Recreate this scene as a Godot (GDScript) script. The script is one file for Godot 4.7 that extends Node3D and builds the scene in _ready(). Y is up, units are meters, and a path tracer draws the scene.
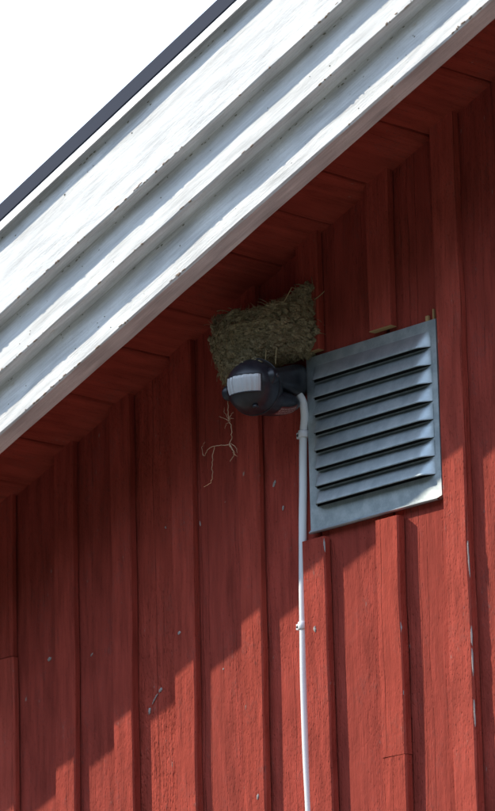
extends Node3D
# Gable of a red wooden barn seen from below: rake overhang, louvred vent, motion sensor, nest, cable.
# Wall plane: z = 0 (outwards +z), x runs right along the gable, y up, ground at y = 0.

const Y0 := 2.888          # height of the vent's lower edge above the ground
const SLOPE := 0.3746      # rise of the rake per metre of x
const SOFFIT := 0.2303     # soffit height above Y0 at x = 0
const X_MIN := -1.3
const X_MAX := 2.6

var rng := RandomNumberGenerator.new()
var taken := {}
var M := {}

# ---------------------------------------------------------------- helpers
func numbered(called: String) -> String:
	if not taken.has(called):
		taken[called] = 0
		return called
	taken[called] += 1
	return "%s_%03d" % [called, taken[called]]

func tag(o: Node, label: String, category: String, group := "") -> void:
	o.set_meta("label", label)
	o.set_meta("category", category)
	if group != "":
		o.set_meta("group", group)

func thing(called: String, at: Vector3, label: String, category: String, group := "") -> Node3D:
	var o := Node3D.new()
	o.name = numbered(called)
	add_child(o)
	o.position = at
	tag(o, label, category, group)
	return o

# one mesh, built in world coordinates, as a part under a thing (or part)
func part(called: String, mesh: Mesh, mat: Material, parent: Node3D) -> MeshInstance3D:
	var o := MeshInstance3D.new()
	o.name = called
	o.mesh = mesh
	if mat:
		o.material_override = mat
	o.cast_shadow = GeometryInstance3D.SHADOW_CASTING_SETTING_ON
	parent.add_child(o, true)
	o.position = -parent.position if parent.get_parent() == self else Vector3.ZERO
	return o

func tri(st: SurfaceTool, a: Vector3, b: Vector3, c: Vector3, ua := Vector2.ZERO, ub := Vector2.ZERO, uc := Vector2.ZERO) -> void:
	st.set_uv(ua); st.add_vertex(a)
	st.set_uv(ub); st.add_vertex(b)
	st.set_uv(uc); st.add_vertex(c)

func quad(st: SurfaceTool, a: Vector3, b: Vector3, c: Vector3, d: Vector3, ua := Vector2.ZERO, ub := Vector2.ZERO, uc := Vector2.ZERO, ud := Vector2.ZERO) -> void:
	tri(st, a, b, c, ua, ub, uc)
	tri(st, a, c, d, ua, uc, ud)

func flat_st() -> SurfaceTool:
	var st := SurfaceTool.new()
	st.begin(Mesh.PRIMITIVE_TRIANGLES)
	st.set_smooth_group(-1)
	return st

func smooth_st() -> SurfaceTool:
	var st := SurfaceTool.new()
	st.begin(Mesh.PRIMITIVE_TRIANGLES)
	st.set_smooth_group(0)
	return st

func done(st: SurfaceTool) -> ArrayMesh:
	st.generate_normals()
	st.generate_tangents()
	return st.commit()

# rings of equal point count (closed profile), flat facets; uv: u round the profile, v along, in metres / (tw, th) + offset
func loft(rings: Array, off: Vector2, caps := true) -> ArrayMesh:
	var st := flat_st()
	loft_into(st, rings, off, caps)
	return done(st)

func loft_into(st: SurfaceTool, rings: Array, off: Vector2, caps := true, flip := false) -> void:
	var n: int = rings[0].size()
	var us := [0.0]
	for i in n:
		us.append(us[i] + rings[0][i].distance_to(rings[0][(i + 1) % n]))
	var v := 0.0
	var T := Vector2(1.0 / 0.6, 1.0 / 0.9)
	for k in rings.size() - 1:
		var a: PackedVector3Array = rings[k]
		var b: PackedVector3Array = rings[k + 1]
		var v2: float = v + a[0].distance_to(b[0])
		for i in n:
			var j := (i + 1) % n
			var u0 := Vector2(us[i], v) * T + off
			var u1 := Vector2(us[i + 1], v) * T + off
			var u2 := Vector2(us[i + 1], v2) * T + off
			var u3 := Vector2(us[i], v2) * T + off
			if flip:
				quad(st, a[i], b[i], b[j], a[j], u0, u3, u2, u1)
			else:
				quad(st, a[i], a[j], b[j], b[i], u0, u1, u2, u3)
		v = v2
	if caps:
		for e in 2:
			var r: PackedVector3Array = rings[0] if e == 0 else rings[rings.size() - 1]
			for i in range(1, n - 1):
				if (e == 0) != flip:
					tri(st, r[0], r[i + 1], r[i], off, off + Vector2(0.02, 0.03), off + Vector2(0.03, 0))
				else:
					tri(st, r[0], r[i], r[i + 1], off, off + Vector2(0.03, 0), off + Vector2(0.02, 0.03))

# swept round tube
func tube_into(st: SurfaceTool, pts: PackedVector3Array, r0: float, r1: float, sides := 8) -> void:
	var rings := []
	var n := pts.size()
	var up := Vector3(0.31, 0.2, 0.93).normalized()
	for k in n:
		var t: Vector3 = (pts[min(k + 1, n - 1)] - pts[max(k - 1, 0)]).normalized()
		var s := t.cross(up).normalized()
		if s.length() < 0.1:
			s = t.cross(Vector3.RIGHT).normalized()
		up = s.cross(t).normalized()
		var r := lerpf(r0, r1, float(k) / (n - 1))
		var ring := PackedVector3Array()
		for i in sides:
			var a := TAU * i / sides
			ring.append(pts[k] + (s * cos(a) + up * sin(a)) * r)
		rings.append(ring)
	loft_into(st, rings, Vector2.ZERO, true, true)

func curve(pts: Array, per := 6) -> PackedVector3Array:
	var out := PackedVector3Array()
	var n := pts.size()
	for i in n - 1:
		var a: Vector3 = pts[max(i - 1, 0)]
		var b: Vector3 = pts[i]
		var c: Vector3 = pts[i + 1]
		var d: Vector3 = pts[min(i + 2, n - 1)]
		for k in per:
			out.append(b.cubic_interpolate(c, a, d, float(k) / per))
	out.append(pts[n - 1])
	return out

func P(x: float, y: float, z: float) -> Vector3:
	return Vector3(x, y + Y0, z)

# ---------------------------------------------------------------- textures
func noise_bytes(w: int, h: int, freq: float, octaves: int, sd: int, sx := 1, sy := 1, kind := FastNoiseLite.TYPE_SIMPLEX_SMOOTH) -> PackedByteArray:
	var n := FastNoiseLite.new()
	n.seed = sd
	n.noise_type = kind
	n.frequency = freq
	n.fractal_type = FastNoiseLite.FRACTAL_FBM if octaves > 1 else FastNoiseLite.FRACTAL_NONE
	n.fractal_octaves = octaves
	if kind == FastNoiseLite.TYPE_CELLULAR:
		n.cellular_return_type = FastNoiseLite.RETURN_DISTANCE
	var im := n.get_seamless_image(w / sx, h / sy, false, false, 0.15)
	im.convert(Image.FORMAT_L8)
	if sx > 1 or sy > 1:
		im.resize(w, h, Image.INTERPOLATE_CUBIC)
	return im.get_data()

func to_tex(data: PackedByteArray, w: int, h: int, fmt: int) -> ImageTexture:
	var im := Image.create_from_data(w, h, false, fmt, data)
	im.generate_mipmaps()
	return ImageTexture.create_from_image(im)

func s8(v: float) -> int:    # linear 0..1 -> sRGB byte
	v = clampf(v, 0.0, 1.0)
	var s := 12.92 * v if v <= 0.0031308 else 1.055 * pow(v, 1.0 / 2.4) - 0.055
	return int(s * 255.0 + 0.5)

# painted rough-sawn timber, grain along v. base: paint; bare: wood under it; returns [albedo, height]
func timber(sd: int, base: Color, bare: Color, crackle: float, bare_amount: float, dirt: Color, dirt_amount: float) -> Array:
	var w := 1024
	var h := 1536
	var fibre := noise_bytes(w, h, 0.16, 3, sd, 1, 24)
	var streak := noise_bytes(w, h, 0.06, 3, sd + 1, 2, 16)
	var split := noise_bytes(w, h, 0.02, 2, sd + 2, 8, 8)
	var blotch := noise_bytes(w, h, 0.03, 4, sd + 3, 4, 6)
	var pore := noise_bytes(w, h, 0.22, 2, sd + 4, 1, 3)
	var flake := noise_bytes(w, h, 0.09, 3, sd + 5, 2, 4)
	var lut := PackedByteArray()
	lut.resize(1025)
	for i in 1025:
		lut[i] = s8(i / 1024.0)
	var col := PackedByteArray()
	col.resize(w * h * 3)
	var hei := PackedByteArray()
	hei.resize(w * h)
	for i in w * h:
		var f := fibre[i] / 255.0
		var s := streak[i] / 255.0
		var b := blotch[i] / 255.0
		var p := pore[i] / 255.0
		var fl := flake[i] / 255.0
		# drying splits: thin lines where the split field crosses its middle, only inside patches
		var ph := float(i % w) / w * 40.0 + split[i] / 255.0 * 0.55 + s * 0.16
		var ln := floorf(ph)
		var d := absf(ph - ln - 0.5)
		var pick := fposmod(sin(fposmod(ln, 40.0) * 12.9898 + sd) * 43758.5453, 1.0)
		var open := clampf((b * 0.5 + p * 0.5 - 0.82 + 0.50 * pick) * 8.0, 0.0, 1.0)
		var crack := clampf(1.0 - d / 0.04, 0.0, 1.0) * open * crackle
		var pit := clampf((0.26 - p) * 9.0, 0.0, 1.0) * crackle
		# worn patches: bare wood
		var worn := clampf((fl * 0.55 + f * 0.25 + b * 0.2 - (0.80 - bare_amount)) * 14.0, 0.0, 1.0)
		var mud := clampf((p * 0.4 + b * 0.35 + fl * 0.25 - 0.56) * 7.0, 0.0, 1.0) * dirt_amount
		var tone := (0.66 + 0.44 * s + 0.24 * f + 0.26 * (b - 0.5)) * (1.0 - 0.55 * maxf(crack, pit * 0.55))
		var r := lerpf(lerpf(base.r, bare.r, worn), dirt.r, mud) * tone
		var g := lerpf(lerpf(base.g, bare.g, worn), dirt.g, mud) * tone
		var bl := lerpf(lerpf(base.b, bare.b, worn), dirt.b, mud) * tone
		col[i * 3] = lut[clampi(int(r * 1024.0), 0, 1024)]
		col[i * 3 + 1] = lut[clampi(int(g * 1024.0), 0, 1024)]
		col[i * 3 + 2] = lut[clampi(int(bl * 1024.0), 0, 1024)]
		var z := 0.40 + 0.20 * (f - 0.5) + 0.22 * (s - 0.5) + 0.30 * (fl - 0.5) + 0.16 * (p - 0.5) - 0.45 * crack - 0.20 * pit - 0.08 * worn
		hei[i] = clampi(int(z * 255.0), 0, 255)
	return [to_tex(col, w, h, Image.FORMAT_RGB8), to_tex(hei, w, h, Image.FORMAT_L8)]

func timber_mat(t: Array, tint: Color, relief: float, rough: float) -> StandardMaterial3D:
	var m := StandardMaterial3D.new()
	m.albedo_color = tint
	m.albedo_texture = t[0]
	m.heightmap_enabled = true
	m.heightmap_texture = t[1]
	m.heightmap_scale = relief
	m.roughness = rough
	m.metallic_specular = 0.2
	return m

func speckle(sd: int, w: int, lo: Color, hi: Color, freq: float, kind := FastNoiseLite.TYPE_SIMPLEX_SMOOTH, octaves := 4) -> Array:
	var a := noise_bytes(w, w, freq, octaves, sd, 1, 1, kind)
	var b := noise_bytes(w, w, freq * 6.0, 2, sd + 7)
	var col := PackedByteArray()
	col.resize(w * w * 3)
	var hei := PackedByteArray()
	hei.resize(w * w)
	for i in w * w:
		var t := clampf((a[i] / 255.0 - 0.5) * 1.5 + 0.5 + (b[i] / 255.0 - 0.5) * 0.5, 0.0, 1.0)
		col[i * 3] = s8(lerpf(lo.r, hi.r, t))
		col[i * 3 + 1] = s8(lerpf(lo.g, hi.g, t))
		col[i * 3 + 2] = s8(lerpf(lo.b, hi.b, t))
		hei[i] = clampi(int(a[i] * 0.6 + b[i] * 0.4), 0, 255)
	return [to_tex(col, w, w, Image.FORMAT_RGB8), to_tex(hei, w, w, Image.FORMAT_L8)]

func tri_mat(t: Array, size: float, relief: float, rough: float, metal := 0.0) -> StandardMaterial3D:
	var m := StandardMaterial3D.new()
	m.albedo_texture = t[0]
	m.uv1_triplanar = true
	m.uv1_world_triplanar = true
	m.uv1_scale = Vector3.ONE / size
	if relief > 0.0:
		m.heightmap_enabled = true
		m.heightmap_texture = t[1]
		m.heightmap_scale = relief
	m.roughness = rough
	m.metallic = metal
	return m

func plain(lin: Color, rough: float, metal := 0.0) -> StandardMaterial3D:
	var m := StandardMaterial3D.new()
	m.albedo_color = lin.linear_to_srgb()
	m.roughness = rough
	m.metallic = metal
	return m

# rating label: rows of small print too fine to read
func sticker() -> StandardMaterial3D:
	var im := Image.create(128, 64, false, Image.FORMAT_RGB8)
	im.fill(Color(0.42, 0.20, 0.19))
	var lr := RandomNumberGenerator.new()
	lr.seed = 4
	for row in 4:
		var x := 6
		while x < 116:
			var w := lr.randi_range(4, 12)
			im.fill_rect(Rect2i(x, 6 + row * 14, w, 7), Color(0.74, 0.66, 0.64))
			im.fill_rect(Rect2i(x + 2, 8 + row * 14, maxi(1, w - 5), 2), Color(0.42, 0.20, 0.19))
			x += w + lr.randi_range(2, 7)
	var m := StandardMaterial3D.new()
	m.albedo_texture = ImageTexture.create_from_image(im)
	m.roughness = 0.6
	return m

func make_materials() -> void:
	var ra := timber(11, Color(0.355, 0.063, 0.044), Color(0.36, 0.27, 0.23), 1.0, 0.03, Color(0.22, 0.07, 0.055), 0.35)
	var rb := timber(47, Color(0.340, 0.060, 0.042), Color(0.36, 0.28, 0.24), 0.85, 0.02, Color(0.20, 0.06, 0.05), 0.45)
	M.red = []
	M.red_board = [timber_mat(ra, Color(0.95, 0.93, 0.94), 0.28, 0.85), timber_mat(rb, Color(0.92, 0.91, 0.92), 0.28, 0.85), timber_mat(ra, Color(0.90, 0.89, 0.90), 0.28, 0.85)]
	for t in [ra, rb]:
		for tint in [Color(1, 1, 1), Color(0.96, 0.94, 0.94), Color(0.98, 0.96, 0.95)]:
			M.red.append(timber_mat(t, tint, 0.28, 0.85))
	M.red_flaky = timber_mat(ra, Color(0.96, 0.94, 0.93), 0.5, 0.85)
	M.soffit = timber_mat(rb, Color(0.97, 0.95, 0.93), 0.08, 0.85)
	var wh := timber(83, Color(0.70, 0.715, 0.72), Color(0.52, 0.45, 0.38), 0.35, 0.03, Color(0.45, 0.45, 0.38), 0.2)
	M.white = timber_mat(wh, Color(1, 1, 1), 0.1, 0.6)
	var gv := speckle(5, 512, Color(0.36, 0.415, 0.44), Color(0.50, 0.555, 0.57), 0.012)
	M.zinc = tri_mat(gv, 0.17, 0.006, 0.5, 0.8)
	M.lichen = plain(Color(0.24, 0.235, 0.19), 0.95)
	M.bare = plain(Color(0.30, 0.23, 0.18), 0.95)
	M.raw = plain(Color(0.42, 0.27, 0.12), 0.9)
	M.grey_wood = plain(Color(0.34, 0.30, 0.29), 0.9)
	M.mud = tri_mat(speckle(31, 512, Color(0.14, 0.115, 0.066), Color(0.46, 0.39, 0.235), 0.03), 0.05, 0.15, 0.95)
	M.straw_dark = plain(Color(0.25, 0.205, 0.12), 0.85)
	M.straw = plain(Color(0.33, 0.26, 0.13), 0.8)
	M.twig = plain(Color(0.36, 0.22, 0.13), 0.85)
	M.black = tri_mat(speckle(41, 256, Color(0.008, 0.010, 0.016), Color(0.024, 0.026, 0.032), 0.02), 0.06, 0.0, 0.36)
	M.black_in = plain(Color(0.012, 0.012, 0.012), 0.9)
	M.lens = plain(Color(0.46, 0.47, 0.48), 0.14)
	M.sticker = sticker()
	M.cable = plain(Color(0.72, 0.74, 0.76), 0.45)
	M.clip = plain(Color(0.76, 0.77, 0.79), 0.4)
	M.nail = plain(Color(0.08, 0.08, 0.09), 0.4, 0.8)
	M.slate = plain(Color(0.045, 0.054, 0.080), 0.75)
	M.slate.metallic_specular = 0.2
	M.pale = plain(Color(0.74, 0.75, 0.78), 0.4)
	M.dropping = tri_mat(speckle(71, 128, Color(0.20, 0.17, 0.16), Color(0.46, 0.43, 0.41), 0.05), 0.02, 0.03, 0.9)
	M.wood = tri_mat(speckle(92, 256, Color(0.022, 0.028, 0.016), Color(0.05, 0.058, 0.034), 0.02), 4.0, 0.0, 0.95)
	M.yard = tri_mat(speckle(91, 512, Color(0.075, 0.068, 0.054), Color(0.135, 0.124, 0.10), 0.02), 3.0, 0.0, 0.95)

# ---------------------------------------------------------------- timber pieces
# upright board: x0..x1 at its foot, back and front z, y from..to (relative to Y0); top follows the soffit if to > 90
func upright(x0: float, x1: float, z0: float, z1: float, from: float, to: float, wob: float, step := 0.09, raw_end := false) -> ArrayMesh:
	var top_cut := to > 90.0
	var yt := to
	if top_cut:
		yt = SOFFIT + SLOPE * (x0 + x1) * 0.5 + 0.008
	var nseg: int = max(2, int((yt - from) / step))
	var fz := FastNoiseLite.new()
	fz.seed = rng.randi() % 10000
	fz.frequency = 1.6
	fz.fractal_octaves = 3
	var c := minf(0.0022, (x1 - x0) * 0.1)
	var rings := []
	for k in nseg + 1:
		var y := lerpf(from, yt, float(k) / nseg)
		var dl := fz.get_noise_2d(y * 3.0, 0.0) * wob
		var dr := fz.get_noise_2d(y * 3.0, 50.0) * wob
		var dz := fz.get_noise_2d(y * 1.5, 100.0) * wob * 0.5
		var tw := fz.get_noise_2d(y * 1.0, 150.0) * wob * 0.5
		var cl := c * (1.0 + 0.8 * fz.get_noise_2d(y * 9.0, 200.0))
		var cr := c * (1.0 + 0.8 * fz.get_noise_2d(y * 9.0, 250.0))
		var pts := [Vector2(x0 + dl, z0), Vector2(x0 + dl, z1 + dz - tw - cl), Vector2(x0 + dl + cl, z1 + dz - tw), Vector2(x1 + dr - cr, z1 + dz + tw), Vector2(x1 + dr, z1 + dz + tw - cr), Vector2(x1 + dr, z0)]
		var ring := PackedVector3Array()
		for q in pts:
			var yy := y
			if top_cut and k == nseg:
				yy = SOFFIT + SLOPE * q.x + 0.008
			ring.append(P(q.x, yy, q.y))
		rings.append(ring)
	var st := flat_st()
	loft_into(st, rings, Vector2(rng.randf() * 3.0, rng.randf() * 3.0), true, true)
	return done(st)

# piece running up the rake: profile of (z, h) points, y = h + SLOPE * x
func raked(profile: Array, x0: float, x1: float, wob: float, step := 0.04) -> ArrayMesh:
	var fz := FastNoiseLite.new()
	fz.seed = rng.randi() % 10000
	fz.frequency = 1.0
	fz.fractal_octaves = 3
	var rings := []
	var n := int((x1 - x0) / step)
	for k in n + 1:
		var x := lerpf(x0, x1, float(k) / n)
		var ring := PackedVector3Array()
		for i in profile.size():
			var q: Vector2 = profile[i]
			ring.append(P(x, q.y + SLOPE * x + fz.get_noise_2d(x * 7.0, i * 40.0) * wob, q.x + fz.get_noise_2d(x * 7.0, i * 40.0 + 900.0) * wob))
		rings.append(ring)
	var st := flat_st()
	loft_into(st, rings, Vector2(rng.randf() * 3.0, rng.randf() * 3.0), true, false)
	return done(st)

func rail(z0: float, z1: float, h0: float, h1: float, c: float) -> Array:
	return [Vector2(z0, h0), Vector2(z0, h1), Vector2(z1, h1), Vector2(z1, h0 + c), Vector2(z1 - c, h0)]

# thin irregular crust on an upright face looking +z: centre, half sizes, tilt
func crust(at: Vector3, rx: float, ry: float, tilt: float, thick: float) -> ArrayMesh:
	var st := smooth_st()
	crust_into(st, at, rx, ry, tilt, thick)
	st.generate_normals()
	return st.commit()

func crust_into(st: SurfaceTool, at: Vector3, rx: float, ry: float, tilt: float, thick: float) -> void:
	var n := 12
	var ph := rng.randf() * TAU
	var ra := rng.randf_range(0.15, 0.3)
	var ring := PackedVector3Array()
	var mid := PackedVector3Array()
	for i in n:
		var a := TAU * i / n
		var r := 1.0 + ra * sin(a * 2.0 + ph) + 0.18 * sin(a * 5.0 + ph * 2.0) + rng.randf_range(-0.12, 0.12)
		var p := Vector2(cos(a) * rx * r, sin(a) * ry * r).rotated(tilt)
		ring.append(at + Vector3(p.x, p.y, -0.0008))
		mid.append(at + Vector3(p.x * 0.7, p.y * 0.7, thick * rng.randf_range(0.6, 1.2)))
	for i in n:
		var j := (i + 1) % n
		quad(st, ring[i], mid[i], mid[j], ring[j])
		tri(st, mid[i], at + Vector3(0, 0, thick), mid[j])

# ---------------------------------------------------------------- the barn
func batten_x(i: int) -> float:
	var known := {0: -0.1434, 1: 0.0, 2: 0.1322, 3: 0.2679, 4: 0.4108, 5: 0.544, 6: 0.6897, 7: 0.822}
	if known.has(i):
		return known[i]
	return (i - 1) * 0.137

func red() -> Material:
	return M.red[rng.randi() % M.red.size()]

func build_barn() -> void:
	var b := thing("barn", Vector3(0.6, 0.0, -1.0), "red painted board and batten barn gable with white rake boards", "barn")
	# inner structure, behind the cladding
	part("sheathing", core_mesh(), M.black_in, b)
	for i in range(-8, 20):
		var xa := batten_x(i) + 0.0225
		var xb := batten_x(i + 1) + 0.0225
		var dz := rng.randf_range(-0.0014, 0.0010)
		part("wall_board", upright(xa + 0.002, xb - 0.003, -0.024, dz, -Y0 + 0.25, 99.0, 0.0016), M.red_flaky if i == 2 else M.red_board[rng.randi() % M.red_board.size()], b)
	for i in range(-8, 20):
		var x := batten_x(i)
		var w := 0.045 + rng.randf_range(-0.0012, 0.0012)
		var zb := rng.randf_range(0.0014, 0.0034)
		var zf := 0.0145 + rng.randf_range(-0.0007, 0.0007)
		if i == 0:
			part("batten", upright(x, x + w, zb, zf, -Y0 + 0.25, -0.066, 0.0022), M.red[0], b)
			part("batten", upright(x - 0.002, x + w - 0.003, zb, zf - 0.0015, -0.0645, 99.0, 0.0022), M.red[4], b)
		elif i == 5:
			var lo5 := part("batten", upright(0.5428, 0.5885, zb, 0.0148, -Y0 + 0.25, -0.007, 0.0008), M.red[1], b)
			var piv := P(0.5428, -0.007, 0.0)
			lo5.rotation.z = 0.006      # this batten leans a little
			lo5.position += piv - lo5.basis * piv
			var up5 := part("batten", upright(x, x + w, zb, zf, 0.271, 99.0, 0.002), M.red[5], b)
			part("cut_end", end_grain(x, x + w, zb, zf, 0.2705), M.raw, up5)
		elif i == 6:
			part("batten", upright(x - 0.0008, x + w, zb, zf, -Y0 + 0.25, -0.3420, 0.0022), M.red[2], b)
			part("batten", upright(x + 0.0006, x + w + 0.0006, zb, zf + 0.0006, -0.3414, -0.005, 0.0022), M.red[2], b)
			var up6 := part("batten", upright(x, x + w, zb, zf, 0.2725, 99.0, 0.002), M.red[3], b)
			part("cut_end", end_grain(x, x + w, zb, zf, 0.272), M.raw, up6)
		else:
			part("batten", upright(x, x + w, zb, zf, -Y0 + 0.25, 99.0, 0.0020), red(), b)
	# splinter of raw wood beside the batten right of the vent
	part("splinter", upright(0.7925, 0.7985, 0.001, 0.005, 0.262, 0.2725, 0.001, 0.005), M.raw, b)
	part("splinter", upright(0.8065, 0.8090, 0.001, 0.005, 0.262, 0.2800, 0.0008, 0.005), M.raw, b)
	# soffit boards, running out from the wall, joints as in the picture
	var seams := [-1.3, -1.19, -1.08, -0.965, -0.85, -0.735, -0.62, -0.51, -0.40, -0.29, -0.182, -0.0759, 0.0265, 0.1443, 0.2646, 0.3659, 0.5015, 0.6037, 0.6956, 0.811, 0.9324, 1.045, 1.16, 1.275, 1.39, 1.5, 1.615, 1.73, 1.845, 1.96, 2.075, 2.19, 2.3, 2.41, 2.6]
	for i in seams.size() - 1:
		part("soffit_board", soffit_board(seams[i] + 0.0015, seams[i + 1] - 0.0015, rng.randf_range(-0.0022, 0.0022), rng.randf_range(-0.0025, 0.0025)), M.soffit, b)
	# three stepped rake boards
	part("rake_board", raked(rail(0.2018, 0.2369, 0.1475, 0.41, 0.0025), X_MIN, X_MAX, 0.0011), M.white, b)
	part("rake_board", raked(rail(0.2372, 0.2623, 0.2185, 0.414, 0.0022), X_MIN, X_MAX, 0.0010), M.white, b)
	part("rake_board", raked(rail(0.2626, 0.2838, 0.2876, 0.4175, 0.0022), X_MIN, X_MAX, 0.0010), M.white, b)
	# dark lichen crumbs along the inner corners and on the paint of the rake boards
	var li := smooth_st()
	for run in [[0.2369, 0.2175], [0.2623, 0.2866], [0.2838, 0.4035]]:
		var x := -0.6
		while x < 1.4:
			x += rng.randf_range(0.002, 0.03) * (1.0 if rng.randf() < 0.7 else 4.0)
			crust_into(li, P(x, run[1] + SLOPE * x - absf(rng.randfn(0.0, 0.0016)), run[0]), rng.randf_range(0.0008, 0.004), rng.randf_range(0.0004, 0.0012), atan(SLOPE), 0.0007)
		for k in 45:
			x = rng.randf_range(-0.6, 1.4)
			var rs := rng.randf_range(0.0004, 0.0011)
			crust_into(li, P(x, run[1] + SLOPE * x - rng.randf_range(0.0, 0.06), run[0]), rs * rng.randf_range(1.0, 2.5), rs, atan(SLOPE), 0.0005)
	var we := smooth_st()
	for run in [[0.2369, 0.1492], [0.2623, 0.2200], [0.2838, 0.2891]]:
		var x := -0.6
		while x < 1.4:
			x += rng.randf_range(0.002, 0.02) * (1.0 if rng.randf() < 0.75 else 7.0)
			crust_into(we, P(x, run[1] + SLOPE * x + absf(rng.randfn(0.0, 0.0012)), run[0] - 0.0002), rng.randf_range(0.001, 0.006), rng.randf_range(0.0005, 0.0017), atan(SLOPE), 0.0006)
	we.generate_normals()
	part("worn_edge", we.commit(), M.bare, b).set_meta("kind", "stuff")
	li.generate_normals()
	part("lichen", li.commit(), M.lichen, b).set_meta("kind", "stuff")
	# verge flashing and roof
	part("drip_edge", raked([Vector2(0.270, 0.4180), Vector2(0.270, 0.4220), Vector2(0.2935, 0.4220), Vector2(0.2965, 0.4056), Vector2(0.2950, 0.4048), Vector2(0.2920, 0.4180)], X_MIN, X_MAX, 0.0, 1.3), M.pale, b)
	part("verge_trim", raked([Vector2(0.20, 0.4230), Vector2(0.20, 0.4490), Vector2(0.2937, 0.4490), Vector2(0.2953, 0.4475), Vector2(0.2953, 0.4230)], X_MIN, X_MAX, 0.0, 1.3), M.slate, b)
	part("roof", raked([Vector2(-3.0, 0.27), Vector2(-3.0, 0.4475), Vector2(0.198, 0.4475), Vector2(0.198, 0.27)], X_MIN, X_MAX, 0.0, 1.3), M.slate, b)
	# dried bird lime and flakes on the cladding
	for d in [[0.3164, 0.066, 0.002, 0.009, 0.1], [-0.0281, -0.0803, 0.006, 0.0035, 0.1], [0.2815, -0.0945, 0.0045, 0.004, 0.6], [0.1978, -0.1965, 0.0035, 0.0055, -0.2], [0.2105, -0.180, 0.0015, 0.011, -0.75], [0.2227, -0.1689, 0.004, 0.0045, -0.6], [0.3711, 0.088, 0.0022, 0.0016, 0.4], [0.475, 0.095, 0.0028, 0.006, -0.4], [0.492, 0.055, 0.0022, 0.0038, -0.3], [0.36, -0.16, 0.002, 0.0025, 0.1], [0.07, -0.09, 0.0012, 0.004, -0.7], [0.44, -0.36, 0.0025, 0.006, 0.1], [0.13, 0.085, 0.003, 0.0012, 0.8], [0.24, 0.075, 0.002, 0.002, 0.8]]:
		var z := 0.0007
		for i in range(-1, 9):
			if d[0] > batten_x(i) - 0.002 and d[0] < batten_x(i) + 0.047:
				z = 0.0147
		part("bird_lime", crust(P(d[0], d[1], z), d[2] * 0.8, d[3] * 0.8, d[4], 0.0004), M.dropping, b)
	part("bird_lime", crust(P(0.5655, -0.1384, 0.0149), 0.0035, 0.005, -0.2, 0.001), M.dropping, b)
	# weathered slivers where the paint has gone along batten edges
	for d in [[6, 1, -0.165, 0.012], [6, 1, -0.225, 0.02], [6, 1, -0.255, 0.01], [7, 1, -0.09, 0.022], [7, 1, -0.20, 0.016], [7, 1, -0.235, 0.02], [7, 1, -0.305, 0.018], [5, 1, -0.02, 0.010], [7, 0.72, -0.16, 0.014], [7, 0.7, -0.11, 0.006]]:
		var x: float = batten_x(d[0]) + 0.0442 * d[1]
		part("bare_sliver", crust(P(x, d[2], 0.0143), 0.0012, d[3], 0.03, 0.0006), M.grey_wood, b)

func core_mesh() -> ArrayMesh:
	var rings := []
	for x in [X_MIN, X_MAX]:
		var t: float = SOFFIT + 0.03 + SLOPE * x
		rings.append(PackedVector3Array([P(x, -Y0, -0.18), P(x, t, -0.18), P(x, t, -0.03), P(x, -Y0, -0.03)]))
	return loft(rings, Vector2.ZERO)

func end_grain(x0: float, x1: float, z0: float, z1: float, y: float) -> ArrayMesh:
	var rings := []
	for yy in [y - 0.0006, y + 0.0004]:
		rings.append(PackedVector3Array([P(x0 + 0.001, yy, z0), P(x0 + 0.001, yy, z1 - 0.0012), P(x1 - 0.001, yy, z1 - 0.0012), P(x1 - 0.001, yy, z0)]))
	var st := flat_st()
	loft_into(st, rings, Vector2.ZERO, true, true)
	return done(st)

func soffit_board(x0: float, x1: float, da: float, db: float) -> ArrayMesh:
	var rings := []
	var c := 0.0018
	var n := 6
	for k in n + 1:
		var z := lerpf(-0.029, 0.2015, float(k) / n)
		var d := lerpf(da, db, float(k) / n)
		var wl := rng.randf_range(-0.0006, 0.0006)
		var f := func(x: float, up: float) -> Vector3: return P(x, SOFFIT + SLOPE * x + up + d, z)
		rings.append(PackedVector3Array([f.call(x0, 0.018), f.call(x0 + wl, c), f.call(x0 + c + wl, 0.0), f.call(x1 - c + wl, 0.0), f.call(x1 + wl, c), f.call(x1, 0.018)]))
	var st := flat_st()
	loft_into(st, rings, Vector2(rng.randf() * 3.0, rng.randf() * 3.0), true, false)
	return done(st)

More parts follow.
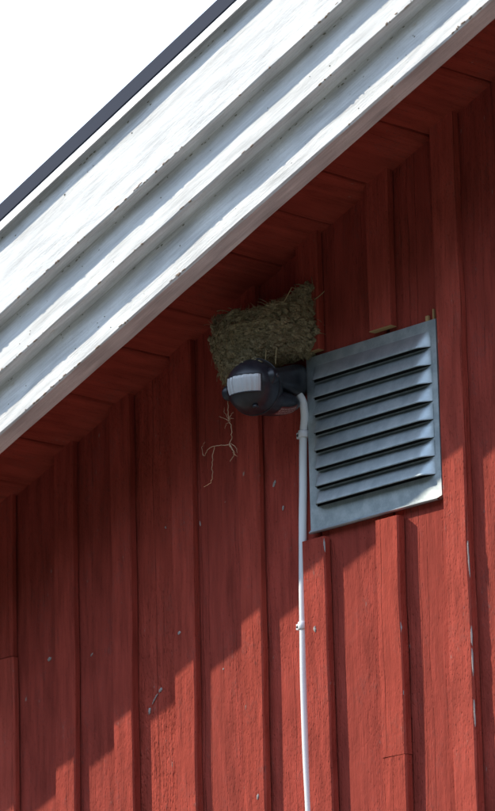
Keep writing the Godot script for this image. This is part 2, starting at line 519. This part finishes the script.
# ---------------------------------------------------------------- louvred vent
func build_vent() -> void:
	var x0 := 0.5542
	var x1 := 0.8135
	var y1 := 0.2642
	var zf := 0.0065
	var v := thing("louvre_vent", P((x0 + x1) * 0.5, 0.0, 0.0), "square galvanised steel vent with eight louvres beside the sensor", "vent")
	var sx0 := 0.5695
	var sx1 := 0.8025
	var slit := []
	for i in 8:
		slit.append(0.2262 - 0.0263 * i)
	var hh := 0.0225
	var st := flat_st()
	var q := func(xa: float, ya: float, xb: float, yb: float) -> void:
		quad(st, P(xa, ya, zf), P(xa, yb, zf), P(xb, yb, zf), P(xb, ya, zf))
	q.call(x0, 0.0095, sx0, y1)
	q.call(sx1, 0.0095, x1, y1)
	q.call(sx0, slit[0] + hh, sx1, y1)
	for i in 7:
		q.call(sx0, slit[i + 1] + hh, sx1, slit[i] - 0.0014)
	q.call(sx0, 0.0095, sx1, slit[7] - 0.0014)
	# returns at the sides and top, drip lip at the foot with a clipped corner
	var r := 0.0012
	quad(st, P(x0, 0.0095, zf), P(x0 - r, 0.0095, 0.0012), P(x0 - r, y1, 0.0015), P(x0, y1, zf))
	quad(st, P(x1, 0.0095, zf), P(x1, y1, zf), P(x1 + r, y1, 0.0015), P(x1 + r, 0.0095, 0.0012))
	quad(st, P(x0, y1, zf), P(x0, y1 + r, 0.0015), P(x1, y1 + r, 0.0015), P(x1, y1, zf))
	var xc := x1 - 0.006
	quad(st, P(x0, 0.0095, zf), P(x1, 0.0095, zf), P(xc, 0.0055, zf + 0.0045), P(x0, 0.0045, zf + 0.0045))
	quad(st, P(x0, 0.0045, zf + 0.0045), P(xc, 0.0055, zf + 0.0045), P(xc, 0.0038, zf + 0.0022), P(x0, 0.0028, zf + 0.0022))
	quad(st, P(x0, 0.0028, zf + 0.0022), P(xc, 0.0038, zf + 0.0022), P(xc, 0.0052, 0.0012), P(x0, 0.0042, 0.0012))
	tri(st, P(x1, 0.0095, zf), P(x1 + r, 0.0095, 0.0012), P(xc, 0.0055, zf + 0.0045))
	tri(st, P(x1 + r, 0.0095, 0.0012), P(xc, 0.0052, 0.0012), P(xc, 0.0055, zf + 0.0045))
	part("plate", done(st), M.zinc, v)
	# dark mesh behind the slots
	var bk := flat_st()
	quad(bk, P(x0 + 0.004, 0.008, 0.0022), P(x0 + 0.004, y1 - 0.004, 0.0022), P(x1 - 0.004, y1 - 0.004, 0.0022), P(x1 - 0.004, 0.008, 0.0022))
	part("insect_mesh", done(bk), M.black_in, v)
	# pressed louvres
	var base_mesh := louvre(sx0 - 0.001, sx1 + 0.001, hh, 0.0125)
	for i in 8:
		var o := part("louvre", base_mesh, M.zinc, v)
		o.position += P(0.0, slit[i], zf + 0.0003)
		o.rotation.x = rng.randf_range(-0.02, 0.02)

# hood: flush at the top, standing out at the foot, ends drawn down to the plate
func louvre(xa: float, xb: float, hh: float, depth: float) -> ArrayMesh:
	var st := smooth_st()
	var nx := 48
	var ns := 10
	var g := []
	for i in nx + 1:
		var t := float(i) / nx
		t = 0.5 - 0.5 * cos(t * PI)
		var x := lerpf(xa, xb, t)
		var e := smoothstep(0.0, 0.010, x - xa) * smoothstep(0.0, 0.019, xb - x)
		var col := PackedVector3Array()
		for k in ns + 1:
			var s := float(k) / ns
			var z := depth * e * (0.75 * s + 0.25 * sin(s * PI * 0.5))
			var y := hh * (1.0 - s) - 0.0012 * e * s
			col.append(Vector3(x, y, z))
		col.append(Vector3(x, -0.0012 * e - 0.0006, depth * e - 0.0009 * e))
		col.append(Vector3(x, -0.0012 * e + 0.0008, depth * e - 0.0016 * e))
		g.append(col)
	for i in nx:
		for k in ns + 2:
			quad(st, g[i][k], g[i + 1][k], g[i + 1][k + 1], g[i][k + 1])
	st.index()
	st.generate_normals()
	return st.commit()

# ---------------------------------------------------------------- motion sensor
func build_sensor() -> void:
	var c := P(0.543, 0.2076, 0.10)
	var s := thing("motion_sensor", P(0.533, 0.227, 0.0), "black plastic outdoor motion sensor with pale lens under the nest", "sensor")
	# head: slightly flattened ball, turned towards az
	var az := deg_to_rad(19.0)
	part("head", ball(c, Vector3(0.0405, 0.0405, 0.0405), az, 0.0), M.black, s)
	# lower shroud running back to the wall, with the rating label
	var sh := part("shroud", ball(P(0.545, 0.1885, 0.070), Vector3(0.031, 0.0175, 0.050), 0.0, 0.10), M.black, s)
	part("rating_label", label_patch(P(0.545, 0.1885, 0.070), Vector3(0.0315, 0.0180, 0.0505), 0.10), M.sticker, sh)
	# lens window: band of the ball
	var st := smooth_st()
	var rad := 0.0424
	var n := 16
	var pt := func(i: int, k: int) -> Vector3:
		var a := deg_to_rad(lerpf(-20.0, 58.0, float(i) / n))
		var el := deg_to_rad(lerpf(11.0, -22.0, float(k) / 6.0))
		return c + dir(a, el) * (rad + [0.0005, -0.0004, 0.0002, -0.0006, 0.0006][i % 5])
	st.set_smooth_group(-1)
	for i in n:
		for k in 6:
			quad(st, pt.call(i, k), pt.call(i + 1, k), pt.call(i + 1, k + 1), pt.call(i, k + 1))
	st.generate_normals()
	part("lens", st.commit(), M.lens, s)
	# frame round the lens
	var fr := smooth_st()
	var loop := []
	for i in 13:
		var a := deg_to_rad(lerpf(-21.5, 59.5, i / 12.0))
		loop.append(c + dir(a, deg_to_rad(12.5)) * 0.0418)
	for i in 13:
		var a := deg_to_rad(lerpf(59.5, -21.5, i / 12.0))
		loop.append(c + dir(a, deg_to_rad(-23.5)) * 0.0418)
	loop.append(loop[0])
	tube_into(fr, PackedVector3Array(loop), 0.0013, 0.0013, 6)
	part("lens_frame", done(fr), M.black, s)
	# bracket: funnel from the wall plate to the ball joint
	var br := smooth_st()
	var rings := []
	for k in 13:
		var t := minf(k / 10.0, 1.0)
		var z := lerpf(0.001, 0.104, t)
		var ry := lerpf(0.0262, 0.0130, smoothstep(0.05, 1.0, t))
		var rx := lerpf(0.0265, 0.0110, smoothstep(0.0, 0.8, t))
		if k > 10:
			var e := (k - 10) / 2.0
			z += 0.006 * e
			ry *= sqrt(1.0 - e * e * 0.95)
			rx *= sqrt(1.0 - e * e * 0.95)
		var cy := lerpf(0.2335, 0.2150, t)
		var cx := lerpf(0.5245, 0.5790, pow(t, 0.85))
		var ring := PackedVector3Array()
		for i in 28:
			var a := TAU * i / 28
			var sq := lerpf(0.55, 1.0, t)
			var ca := signf(cos(a)) * pow(absf(cos(a)), sq)
			var sa := signf(sin(a)) * pow(absf(sin(a)), sq)
			ring.append(P(cx + rx * ca, cy + ry * sa, z))
		rings.append(ring)
	loft_into(br, rings, Vector2.ZERO, true, false)
	part("bracket", done(br), M.black, s)
	# moulded seam and hood rim round the head
	for sm in [[0.0, 0.0408, 0.0010], [-0.75, 0.0300, 0.0009]]:
		var se := smooth_st()
		var lp := PackedVector3Array()
		var axd := dir(deg_to_rad(19.0), deg_to_rad(-6.0))
		var ux := Vector3.UP.cross(axd).normalized()
		var uy := axd.cross(ux)
		for i in 49:
			var a := TAU * i / 48.0
			lp.append(c + axd * 0.0405 * sm[0] * 0.9 + (ux * cos(a) + uy * sin(a)) * sm[1])
		tube_into(se, lp, sm[2], sm[2], 6)
		part("seam", done(se), M.black, s)
	part("pivot_screw", ball(P(0.5885, 0.2155, 0.098), Vector3(0.0018, 0.0034, 0.0034), 0.0, 0.0), M.nail, s)
	# adjusting screws
	part("adjusting_knob", ball(P(0.5045, 0.2045, 0.1145), Vector3(0.0105, 0.0115, 0.0075), 0.9, 0.1), M.black, s)
	part("adjusting_knob", ball(P(0.560, 0.1725, 0.116), Vector3(0.0045, 0.003, 0.0045), 0.0, 0.0), M.black, s)

func dir(a: float, el: float) -> Vector3:
	return Vector3(sin(a) * cos(el), sin(el), cos(a) * cos(el))

func ball(c: Vector3, r: Vector3, turn: float, nod: float) -> ArrayMesh:
	var st := smooth_st()
	var nu := 40
	var nv := 24
	var bs := Basis(Vector3.UP, turn) * Basis(Vector3.RIGHT, nod)
	var f := func(i: int, k: int) -> Vector3:
		var a := TAU * i / nu
		var el := PI * (float(k) / nv - 0.5)
		return c + bs * (Vector3(cos(a) * cos(el), sin(el), sin(a) * cos(el)) * r)
	for i in nu:
		for k in nv:
			quad(st, f.call(i, k), f.call(i + 1, k), f.call(i + 1, k + 1), f.call(i, k + 1))
	st.index()
	st.generate_normals()
	return st.commit()

func label_patch(c: Vector3, r: Vector3, nod: float) -> ArrayMesh:
	var st := smooth_st()
	var bs := Basis(Vector3.RIGHT, nod)
	var g := func(i: int, k: int) -> Vector3:
		var x := lerpf(0.15, 0.80, i / 8.0)
		var z := lerpf(-0.70, 0.10, k / 8.0) * sqrt(maxf(0.0, 1.0 - x * x * 0.6))
		var y := -sqrt(maxf(0.02, 1.0 - x * x - z * z))
		return c + bs * (Vector3(x, y, z).normalized() * r)
	for i in 8:
		for k in 8:
			quad(st, g.call(i, k), g.call(i + 1, k), g.call(i + 1, k + 1), g.call(i, k + 1), Vector2(k, i) / 8.0, Vector2(k, i + 1) / 8.0, Vector2(k + 1, i + 1) / 8.0, Vector2(k + 1, i) / 8.0)
	st.index()
	st.generate_normals()
	return st.commit()

# ---------------------------------------------------------------- nest
func nest_point(th: float, v: float, fz: FastNoiseLite, fc: FastNoiseLite) -> Vector3:
	var prof := [[0.0, 0.233, 0.0], [0.45, 0.233, 0.0], [0.76, 0.238, 0.0], [0.88, 0.253, 0.0], [0.97, 0.284, 0.0], [1.02, 0.308, 0.0], [0.93, -0.004, 1.0], [0.84, 0.0, 1.0], [0.80, -0.03, 1.0], [0.45, -0.055, 1.0], [0.0, -0.058, 1.0]]
	var t := v * (prof.size() - 1)
	var k: int = min(int(t), prof.size() - 2)
	var f := t - k
	var side := cos(th)
	var rim := 0.333 + 0.012 * smoothstep(0.2, -0.9, side) + 0.040 * pow(maxf(0.0, side), 5.0) + 0.006 * fz.get_noise_2d(th * 40.0, 7.0)
	var a: Array = prof[k]
	var b: Array = prof[k + 1]
	var ra: float = lerpf(a[0], b[0], f)
	var ya: float = a[1] + a[2] * rim
	var yb: float = b[1] + b[2] * rim
	var y := lerpf(ya, yb, f)
	if k < 5:
		y = lerpf(y, maxf(y, 0.285), 0.6 * smoothstep(0.1, 0.9, side))
	ra *= 1.0 + 0.07 * fz.get_noise_2d(th * 22.0, y * 300.0)
	var x := 0.492 + 0.094 * ra * cos(th)
	var z := 0.004 + 0.098 * ra * sin(th)
	var lump := fc.get_noise_3d(x * 1000.0, y * 1500.0, z * 1000.0)
	var fine := fz.get_noise_3d(x * 1000.0, y * 1400.0, z * 1000.0)
	var d := 0.0075 * lump + 0.0045 * fine
	var nrm := Vector3(cos(th), 0.0, sin(th))
	if k >= 6:
		nrm = Vector3(0, 1, 0)
	elif k <= 1:
		nrm = Vector3(0, -1, 0)
	return P(x, y, z) + nrm * d * (1.0 if z > 0.006 else 0.4)

func build_nest() -> void:
	var nst := thing("bird_nest", P(0.492, 0.238, 0.05), "brown mud and straw bird nest stuck to wall under the eave", "nest")
	var fc := FastNoiseLite.new()
	fc.seed = 3
	fc.noise_type = FastNoiseLite.TYPE_CELLULAR
	fc.cellular_return_type = FastNoiseLite.RETURN_DISTANCE
	fc.frequency = 0.11
	fc.fractal_type = FastNoiseLite.FRACTAL_NONE
	var fz := FastNoiseLite.new()
	fz.seed = 9
	fz.frequency = 0.10
	fz.fractal_octaves = 4
	var st := smooth_st()
	var nt := 170
	var nv := 150
	var grid := []
	for i in nt + 1:
		var col := PackedVector3Array()
		for k in nv + 1:
			col.append(nest_point(PI * i / nt, float(k) / nv, fz, fc))
		grid.append(col)
	for i in nt:
		for k in nv:
			quad(st, grid[i][k], grid[i][k + 1], grid[i + 1][k + 1], grid[i + 1][k])
	st.index()
	st.generate_normals()
	part("mud_cup", st.commit(), M.mud, nst)
	# mud pellets pressed one on another
	var pe := smooth_st()
	for n in 950:
		var th := rng.randf() * PI
		var v := rng.randf_range(0.12, 0.72)
		var pc := nest_point(th, v, fz, fc)
		var out := Vector3(cos(th), 0.0, sin(th))
		var tg := Vector3(-sin(th), 0.0, cos(th))
		var ra := rng.randf_range(0.0028, 0.0068)
		var rb := ra * rng.randf_range(0.40, 0.75)
		var ro := ra * rng.randf_range(0.35, 0.6)
		var lean := rng.randf_range(-0.5, 0.5)
		var e1 := (tg * cos(lean) + Vector3.UP * sin(lean))
		var e2 := out.cross(e1)
		var g := func(i: int, k: int) -> Vector3:
			var a := TAU * i / 9.0
			var el := PI * (k / 6.0 - 0.5)
			var q := e1 * cos(a) * cos(el) * ra + e2 * sin(el) * rb + out * sin(a) * cos(el) * ro
			var p := pc + q
			return p + q * 1.3 * fz.get_noise_3d(p.x * 2600.0, p.y * 2600.0, p.z * 2600.0)
		for i in 9:
			for k in 6:
				quad(pe, g.call(i, k), g.call(i + 1, k), g.call(i + 1, k + 1), g.call(i, k + 1))
	pe.index()
	pe.generate_normals()
	part("mud_pellets", pe.commit(), M.mud, nst).set_meta("kind", "stuff")
	# grass stems worked into the mud
	for pass_ in 2:
		var ss := smooth_st()
		for n in (900 if pass_ == 0 else 150):
			var th := rng.randf() * PI * 0.97
			var v := rng.randf_range(0.16, 0.66)
			var p := nest_point(th, v, fz, fc)
			var tang := Vector3(-sin(th), rng.randf_range(-0.45, 0.45), cos(th))
			if rng.randf() < 0.22:
				tang = Vector3(rng.randf_range(-0.4, 0.4), -1.0, rng.randf_range(-0.3, 0.3))
			tang = tang.normalized() * (1.0 if rng.randf() < 0.5 else -1.0)
			var out := Vector3(cos(th), 0.1, sin(th))
			var len_ := rng.randf_range(0.008, 0.030)
			var bend := rng.randf_range(-0.25, 0.25)
			var pts := PackedVector3Array()
			for k in 5:
				var t := k / 4.0 - 0.5
				pts.append(p + tang * t * len_ + out * (0.0034 - t * t * len_ * 0.35 + t * len_ * rng.randf_range(0.0, 0.25)) + Vector3.UP * bend * t * t * len_)
			tube_into(ss, pts, rng.randf_range(0.0003, 0.0006), 0.0002, 4)
		var o := part("straw_tangle" if pass_ == 0 else "straw_binding", done(ss), M.straw_dark if pass_ == 0 else M.straw, nst)
		o.set_meta("kind", "stuff")
	var wi := smooth_st()
	for n in 130:
		var th := rng.randf_range(0.1, PI * 0.97)
		var v := rng.randf_range(0.52, 0.66) if n % 2 == 0 else rng.randf_range(0.14, 0.30)
		var p := nest_point(th, v, fz, fc)
		var d := (Vector3(cos(th), 0.0, sin(th)) * rng.randf_range(0.0, 0.6) + Vector3(-sin(th), 0.0, cos(th)) * rng.randf_range(-1.0, 1.0) + Vector3.UP * rng.randf_range(0.0, 0.5) * (1.0 if n % 2 == 0 else -2.2)).normalized()
		var l := rng.randf_range(0.008, 0.020)
		var sag := Vector3(rng.randf_range(-0.3, 0.3), rng.randf_range(-0.5, 0.2), rng.randf_range(-0.3, 0.3))
		tube_into(wi, curve([p - d * 0.004, p + d * l * 0.5, p + (d + sag * 0.6).normalized() * l], 3), rng.randf_range(0.0003, 0.0006), 0.0002, 4)
	part("straw_wisps", done(wi), M.straw_dark, nst).set_meta("kind", "stuff")
	# crumbs of mud fallen on the sensor's head
	for k in 9:
		var cr := P(0.543, 0.2076, 0.10) + dir(rng.randf_range(-0.6, 1.3), rng.randf_range(0.75, 1.2)) * 0.0408
		part("mud_crumb", ball(cr, Vector3(rng.randf_range(0.001, 0.003), 0.0009, rng.randf_range(0.001, 0.003)), rng.randf() * 3.0, 0.3), M.mud, nst)
	# single stems that stick out
	var stems := [
		[P(0.4411, 0.350, 0.075), P(0.455, 0.3475, 0.078), P(0.478, 0.338, 0.082)],
		[P(0.560, 0.338, 0.055), P(0.572, 0.346, 0.058), P(0.583, 0.355, 0.060)],
		[P(0.5705, 0.323, 0.024), P(0.5690, 0.308, 0.026), P(0.5665, 0.293, 0.027)],
		[P(0.446, 0.262, 0.072), P(0.4475, 0.248, 0.074), P(0.4520, 0.235, 0.076)],
		[P(0.452, 0.268, 0.080), P(0.456, 0.250, 0.083), P(0.4545, 0.240, 0.084)],
		[P(0.556, 0.262, 0.088), P(0.559, 0.247, 0.093), P(0.562, 0.234, 0.096)],
		[P(0.567, 0.264, 0.078), P(0.571, 0.250, 0.084), P(0.5725, 0.237, 0.086)],
		[P(0.585, 0.345, 0.016), P(0.597, 0.348, 0.017), P(0.607, 0.352, 0.0175)]]
	for s in stems:
		var ss := smooth_st()
		tube_into(ss, curve(s, 4), 0.0009, 0.0005, 5)
		part("straw_stalk", done(ss), M.straw, nst)

func build_dangling_straw() -> void:
	var t := thing("dangling_root", P(0.4975, 0.168, 0.11), "forked dry root hanging by a thread below the sensor", "root")
	var z := 0.11
	var runs := [
		["stem", 0.0011, 0.0010, [P(0.4973, 0.1985, z), P(0.4978, 0.185, z), P(0.4975, 0.1684, z), P(0.5035, 0.1555, z), P(0.5030, 0.141, z), P(0.4974, 0.1299, z)]],
		["rootlet", 0.0010, 0.0006, [P(0.4974, 0.1299, z), P(0.482, 0.1325, z), P(0.466, 0.1345, z), P(0.453, 0.1325, z), P(0.4450, 0.1255, z), P(0.4420, 0.1285, z)]],
		["rootlet", 0.0009, 0.0004, [P(0.4665, 0.134, z), P(0.4625, 0.122, z), P(0.4610, 0.105, z), P(0.4604, 0.0877, z), P(0.4550, 0.0815, z), P(0.4430, 0.0795, z)]],
		["rootlet", 0.0013, 0.0008, [P(0.4985, 0.131, z), P(0.5040, 0.124, z + 0.002), P(0.5080, 0.1165, z + 0.002), P(0.5060, 0.111, z), P(0.4985, 0.1055, z)]],
		["rootlet", 0.0008, 0.0005, [P(0.5010, 0.132, z), P(0.5090, 0.124, z - 0.003), P(0.5100, 0.116, z - 0.003)]],
		["rootlet", 0.0007, 0.0004, [P(0.4985, 0.166, z), P(0.489, 0.1705, z), P(0.4775, 0.1765, z)]],
		["rootlet", 0.0007, 0.0004, [P(0.4985, 0.166, z), P(0.503, 0.1685, z), P(0.5105, 0.1655, z + 0.003)]],
		["rootlet", 0.0007, 0.0004, [P(0.4985, 0.167, z), P(0.5040, 0.1740, z), P(0.5085, 0.1765, z)]],
		["rootlet", 0.0006, 0.0003, [P(0.5070, 0.118, z), P(0.5115, 0.112, z + 0.002), P(0.5165, 0.1085, z + 0.002)]],
		["rootlet", 0.0009, 0.0006, [P(0.4995, 0.128, z + 0.002), P(0.5060, 0.119, z - 0.002), P(0.5045, 0.1135, z - 0.002)]],
		["rootlet", 0.0005, 0.0003, [P(0.4440, 0.1265, z), P(0.4405, 0.1385, z), P(0.4480, 0.1455, z)]],
		["rootlet", 0.0006, 0.0003, [P(0.4985, 0.166, z), P(0.4925, 0.1585, z + 0.002), P(0.4915, 0.1545, z + 0.002)]],
		["rootlet", 0.0006, 0.0003, [P(0.4975, 0.168, z), P(0.4930, 0.1785, z + 0.003), P(0.4925, 0.186, z + 0.003)]]]
	for r in runs:
		var ss := smooth_st()
		var cv := curve(r[3], 5)
		for k in cv.size():
			cv[k] += Vector3(rng.randfn(0.0, 0.00035), rng.randfn(0.0, 0.0003), rng.randfn(0.0, 0.0006))
		tube_into(ss, cv, r[1] * 0.72, r[2] * 0.55, 5)
		part(r[0], done(ss), M.twig, t)

# ---------------------------------------------------------------- cable
func build_cable() -> void:
	var t := thing("cable", P(0.531, -1.0, 0.006), "white plastic cable running down the wall from the sensor", "cable")
	var st := smooth_st()
	var z := 0.0062
	var pts := [P(0.548, 0.216, 0.026), P(0.5520, 0.2085, 0.0215), P(0.5545, 0.197, 0.0155), P(0.5510, 0.178, 0.0095), P(0.5445, 0.1533, z + 0.0003), P(0.5422, 0.12, z), P(0.5405, 0.075, z), P(0.5380, 0.03, z), P(0.5367, -0.005, z), P(0.5345, -0.07, z), P(0.5335, -0.1266, z), P(0.5322, -0.19, z), P(0.5322, -0.25, z), P(0.5330, -0.32, z), P(0.5354, -0.3927, z), P(0.5365, -0.50, z), P(0.536, -0.70, z), P(0.5355, -1.1, z), P(0.5365, -1.6, z), P(0.537, -2.3, z)]
	tube_into(st, curve(pts, 8), 0.0058, 0.0058, 16)
	part("sheath", done(st), M.cable, t)
	for q in [[0.5445, 0.1533], [0.5335, -0.1266], [0.5362, -0.62], [0.5355, -1.1], [0.5365, -1.6]]:
		var cl := smooth_st()
		var rings := []
		for k in 4:
			var y: float = q[1] + [-0.0055, -0.0048, 0.0048, 0.0055][k]
			var rr: float = [0.0068, 0.0076, 0.0076, 0.0068][k]
			var ring := PackedVector3Array()
			for i in 14:
				var a := -0.35 * PI + i / 13.0 * 1.7 * PI - 0.0
				ring.append(P(q[0] + cos(a) * rr, y, z + 0.0004 + sin(a) * rr))
			rings.append(ring)
		loft_into(cl, rings, Vector2.ZERO, true, false)
		var c := part("cable_clip", done(cl), M.clip, t)
		# lug on the left with its nail
		var lg := flat_st()
		var lr := []
		for y in [-0.0050, -0.0044, 0.0036, 0.0042]:
			var e := 0.0008 if absf(y + 0.0004) > 0.0042 else 0.0
			lr.append(PackedVector3Array([P(q[0] - 0.0125 + e, q[1] + y, 0.0006), P(q[0] - 0.0125 + e, q[1] + y, 0.0085 - e), P(q[0] - 0.004, q[1] + y, 0.0100 - e), P(q[0] - 0.004, q[1] + y, 0.0006)]))
		loft_into(lg, lr, Vector2.ZERO, true, true)
		part("lug", done(lg), M.clip, c)
		var nl := ball(P(q[0] - 0.0095, q[1] - 0.0004, 0.0092), Vector3(0.0021, 0.0021, 0.0010), 0.0, 0.0)
		part("nail", nl, M.nail, c)

# wooded slope facing the gable, behind the camera: it hides the low sky from the wall
func build_hillside() -> void:
	var fz := FastNoiseLite.new()
	fz.seed = 77
	fz.frequency = 0.25
	fz.fractal_octaves = 4
	var st := smooth_st()
	var f := func(i: int, k: int) -> Vector3:
		var a := lerpf(-1.75, 1.75, i / 110.0)
		var t := k / 26.0
		var d := lerpf(15.0, 38.0, t)
		var y := 14.8 * smoothstep(0.0, 0.55, t) - 0.3
		var p := Vector3(0.6 + sin(a) * d, y, cos(a) * d)
		return p + Vector3(0, 2.2, 0) * fz.get_noise_3dv(p) * smoothstep(0.0, 0.1, t) + Vector3(sin(a), 0, cos(a)) * 2.5 * fz.get_noise_3dv(p * 1.7 + Vector3(30, 0, 0))
	for i in 110:
		for k in 26:
			quad(st, f.call(i, k), f.call(i, k + 1), f.call(i + 1, k + 1), f.call(i + 1, k))
	st.index()
	st.generate_normals()
	var o := MeshInstance3D.new()
	o.name = "hillside"
	o.mesh = st.commit()
	o.material_override = M.wood
	o.set_meta("kind", "structure")
	add_child(o)

# ---------------------------------------------------------------- scene
func _ready() -> void:
	rng.seed = 20240611
	# camera: long lens from the ground, well to the right of the vent
	var cam := Camera3D.new()
	cam.name = "camera"
	var right := Vector3(0.68674, -0.02228, -0.72657)
	var up := Vector3(0.20976, 0.96308, 0.16874)
	var fwd := Vector3(-0.69598, 0.26829, -0.66606)
	cam.transform = Transform3D(Basis(right, up, -fwd).orthonormalized(), Vector3(4.34461, -1.28782 + Y0, 3.75341))
	cam.fov = 12.064   # same as 113.56 mm on a 24 mm high frame
	cam.near = 0.05
	cam.far = 500.0
	var at := CameraAttributesPhysical.new()
	at.frustum_focal_length = 113.56
	at.frustum_focus_distance = 5.45
	at.exposure_aperture = 6.3
	cam.attributes = at
	add_child(cam)
	cam.make_current()
	# sky and exposure
	var we := WorldEnvironment.new()
	we.name = "environment"
	var env := Environment.new()
	env.background_mode = Environment.BG_SKY
	var sky := Sky.new()
	var sm := ProceduralSkyMaterial.new()
	sm.sky_top_color = Color(0.76, 0.86, 1.0)
	sm.sky_horizon_color = Color(0.97, 0.985, 1.0)
	sm.sky_curve = 0.25
	sm.ground_horizon_color = Color(0.45, 0.48, 0.40)
	sm.ground_bottom_color = Color(0.30, 0.33, 0.25)
	sm.sun_angle_max = 1.0
	sky.sky_material = sm
	env.sky = sky
	env.background_energy_multiplier = 2.15
	env.tonemap_mode = Environment.TONE_MAPPER_LINEAR
	env.tonemap_exposure = 1.26
	env.sdfgi_enabled = true
	env.ssao_enabled = true
	env.ssil_enabled = true
	we.environment = env
	add_child(we)
	var sun := DirectionalLight3D.new()
	sun.name = "sun"
	sun.light_color = Color(1.0, 0.955, 0.875)
	sun.light_energy = 1.45
	sun.light_angular_distance = 0.65
	sun.shadow_enabled = true
	add_child(sun)
	sun.look_at_from_position(Vector3.ZERO, Vector3(1.5125, -1.2756, -1.0), Vector3.UP)
	# setting
	make_materials()
	var g := MeshInstance3D.new()
	g.name = "ground"
	var pm := PlaneMesh.new()
	pm.size = Vector2(300, 300)
	g.mesh = pm
	g.material_override = M.yard
	g.set_meta("kind", "structure")
	add_child(g)
	build_hillside()
	build_barn()
	build_vent()
	build_sensor()
	build_nest()
	build_dangling_straw()
	build_cable()
